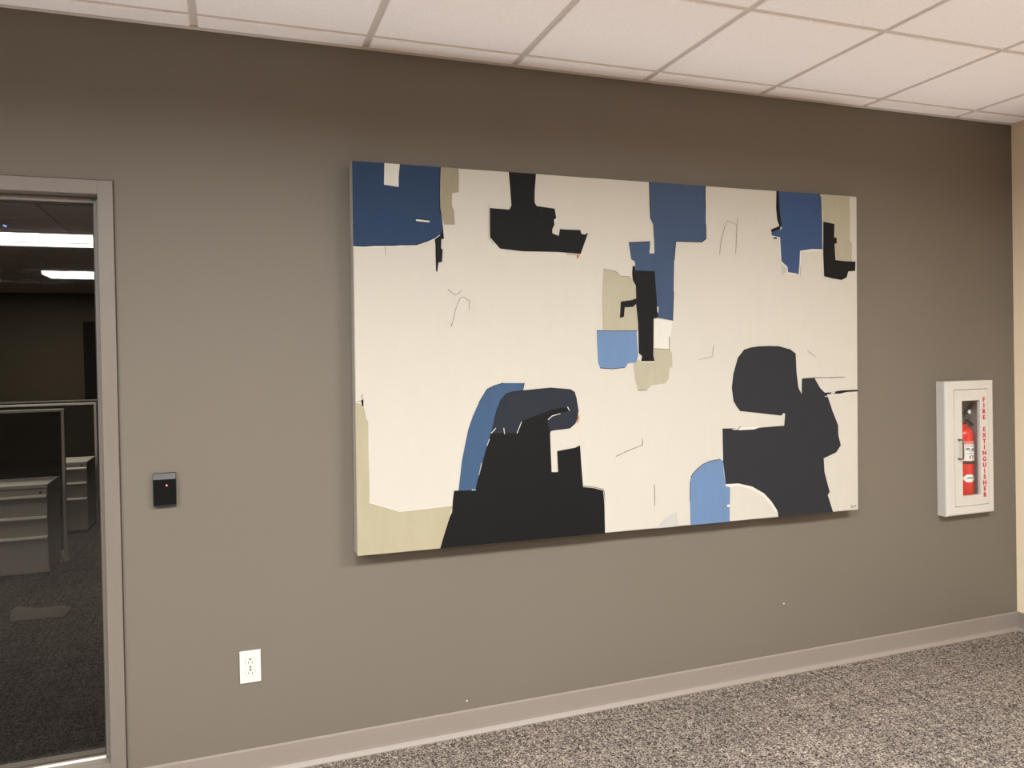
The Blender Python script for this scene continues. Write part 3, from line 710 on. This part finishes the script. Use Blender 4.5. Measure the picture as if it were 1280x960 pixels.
# ------------------------------------------------------------------ ceiling lights (seen reflected in the glass)
def fixture(label, x0, y0, group='ceiling lights reflected in the glass'):
    L, W, D = 1.2192, .62, .05
    root = thing('ceiling_light', label, 'ceiling light', group)
    x1, y1 = x0 + L, y0 - W
    mb = MB(); mb.box(x0, x1, y1, y0, H - .012, H - .0005); mb.box(x0 + .01, x1 - .01, (y0 + y1) / 2 - .012, (y0 + y1) / 2 + .012, H - D - .001, H - .012)
    mb.box(x0, x0 + .003, y1 + .06, y0 - .06, H - D + .006, H - .012); mb.box(x1 - .003, x1, y1 + .06, y0 - .06, H - D + .006, H - .012)
    mb.build('housing', M['fix_body'], root)
    ym = (y0 + y1) / 2
    for s, m in ((1, 'lens'), (-1, 'lens_dim')):
        ya, yb = ym + s * .012, ym + s * W / 2
        pr = [(ya, H - .0125), (ya, H - D), (yb - s * .04, H - D), (yb - s * .004, H - D * .55), (yb - s * .004, H - .0125)]
        mb = MB(); mb.prism([(x0 + .0032, y, z) for y, z in pr], (L - .0064, 0, 0)); mb.build('lens', M[m], root)
    settle(root, ((x0 + x1) / 2, ym, H))
    return root
fixture('long white ceiling light mirrored in the glass, upper band left of the joint', -2.84, -4.72)
fixture('long white ceiling light mirrored in the glass, upper band right of the joint', -1.615, -4.72)
fixture('shorter white ceiling light mirrored lower in the glass, with slanted end', -2.14, -7.75)
def lamp(name, x, y, z, sx, sy, power, spread=PI, up=False, col=(.97, 1, 1.0)):
    l = bpy.data.lights.new(name, 'AREA'); l.shape = 'RECTANGLE'; l.size = sx; l.size_y = sy; l.energy = power; l.spread = spread; l.color = col
    o = bpy.data.objects.new(name, l); C.objects.link(o); o.location = (x, y, z)
    if up: o.rotation_euler = (PI, 0, 0)
    return o
for x in (-2.2, .2, 2.3): lamp('troffer_lamp', x, -2.65, H - .02, 1.2, .6, 152, 2.97)
for x in (-3.8, 0, 1.8): lamp('troffer_lamp', x, -4.9, H - .02, 1.2, .6, 14, 3.0)
for x in (-3.5, .5, 2.7): lamp('troffer_lamp', x, -7.9, H - .02, 1.2, .6, 14, 3.0)
lamp('bounce_fill', 0.2, -2.0, .012, 7.4, 3.4, 26, .6, True, (.93, 1, 1.08))  # added up-facing fills standing in for floor bounce; no fixture there
lamp('bounce_fill', 0.2, -.16, .02, 7.4, .28, 3.8, .5, True, (.93, 1, 1.08))
lamp('office_fill', -2.0, 2.3, H - .02, 1.2, .6, 13, 2.6, False, (1, .95, .90))  # added fills to lift the dim office; no such fixtures are lit there
lamp('office_fill', -1.8, 4.7, H - .02, 1.2, .6, 26, 2.5, False, (1, .97, .88))
lamp('office_fill', -2.6, 9.2, H - .02, 1.2, .6, 38, PI, False, (1, .95, .84))

# small ceiling device whose two blue indicators show in the glass
bp_ = on_floor(6, 278, H); root = thing('ceiling_sensor', 'tiny ceiling device with two blue lights, mirrored in upper left of the glass', 'sensor')
bx_, by_ = bp_.x, -(bp_.y - .13)
MB().lathe([(.05, H - .0005), (.05, H - .018), (.042, H - .024)], (bx_, by_, 0), 28).build('sensor_body', M['fix_body'], root)
for d in (.02, -.02): MB().lathe([(.009, H - .0235), (.009, H - .030), (.005, H - .034)], (bx_, by_ + d, 0), 14).build('blue_light', M['blue_led'], root)
settle(root, (bx_, by_, H))
# ------------------------------------------------------------------ world and view
w = bpy.data.worlds.new('night'); bpy.context.scene.world = w; w.use_nodes = True
w.node_tree.nodes['Background'].inputs['Color'].default_value = (.02, .02, .025, 1)
sc = bpy.context.scene
sc.view_settings.view_transform = 'Standard'; sc.view_settings.look = 'None'; sc.view_settings.exposure = 0; sc.view_settings.gamma = 1
sc.cycles.use_denoising = True
sc.cycles.max_bounces = 12; sc.cycles.diffuse_bounces = 8; sc.cycles.transparent_max_bounces = 16
sc.cycles.sample_clamp_indirect = 10
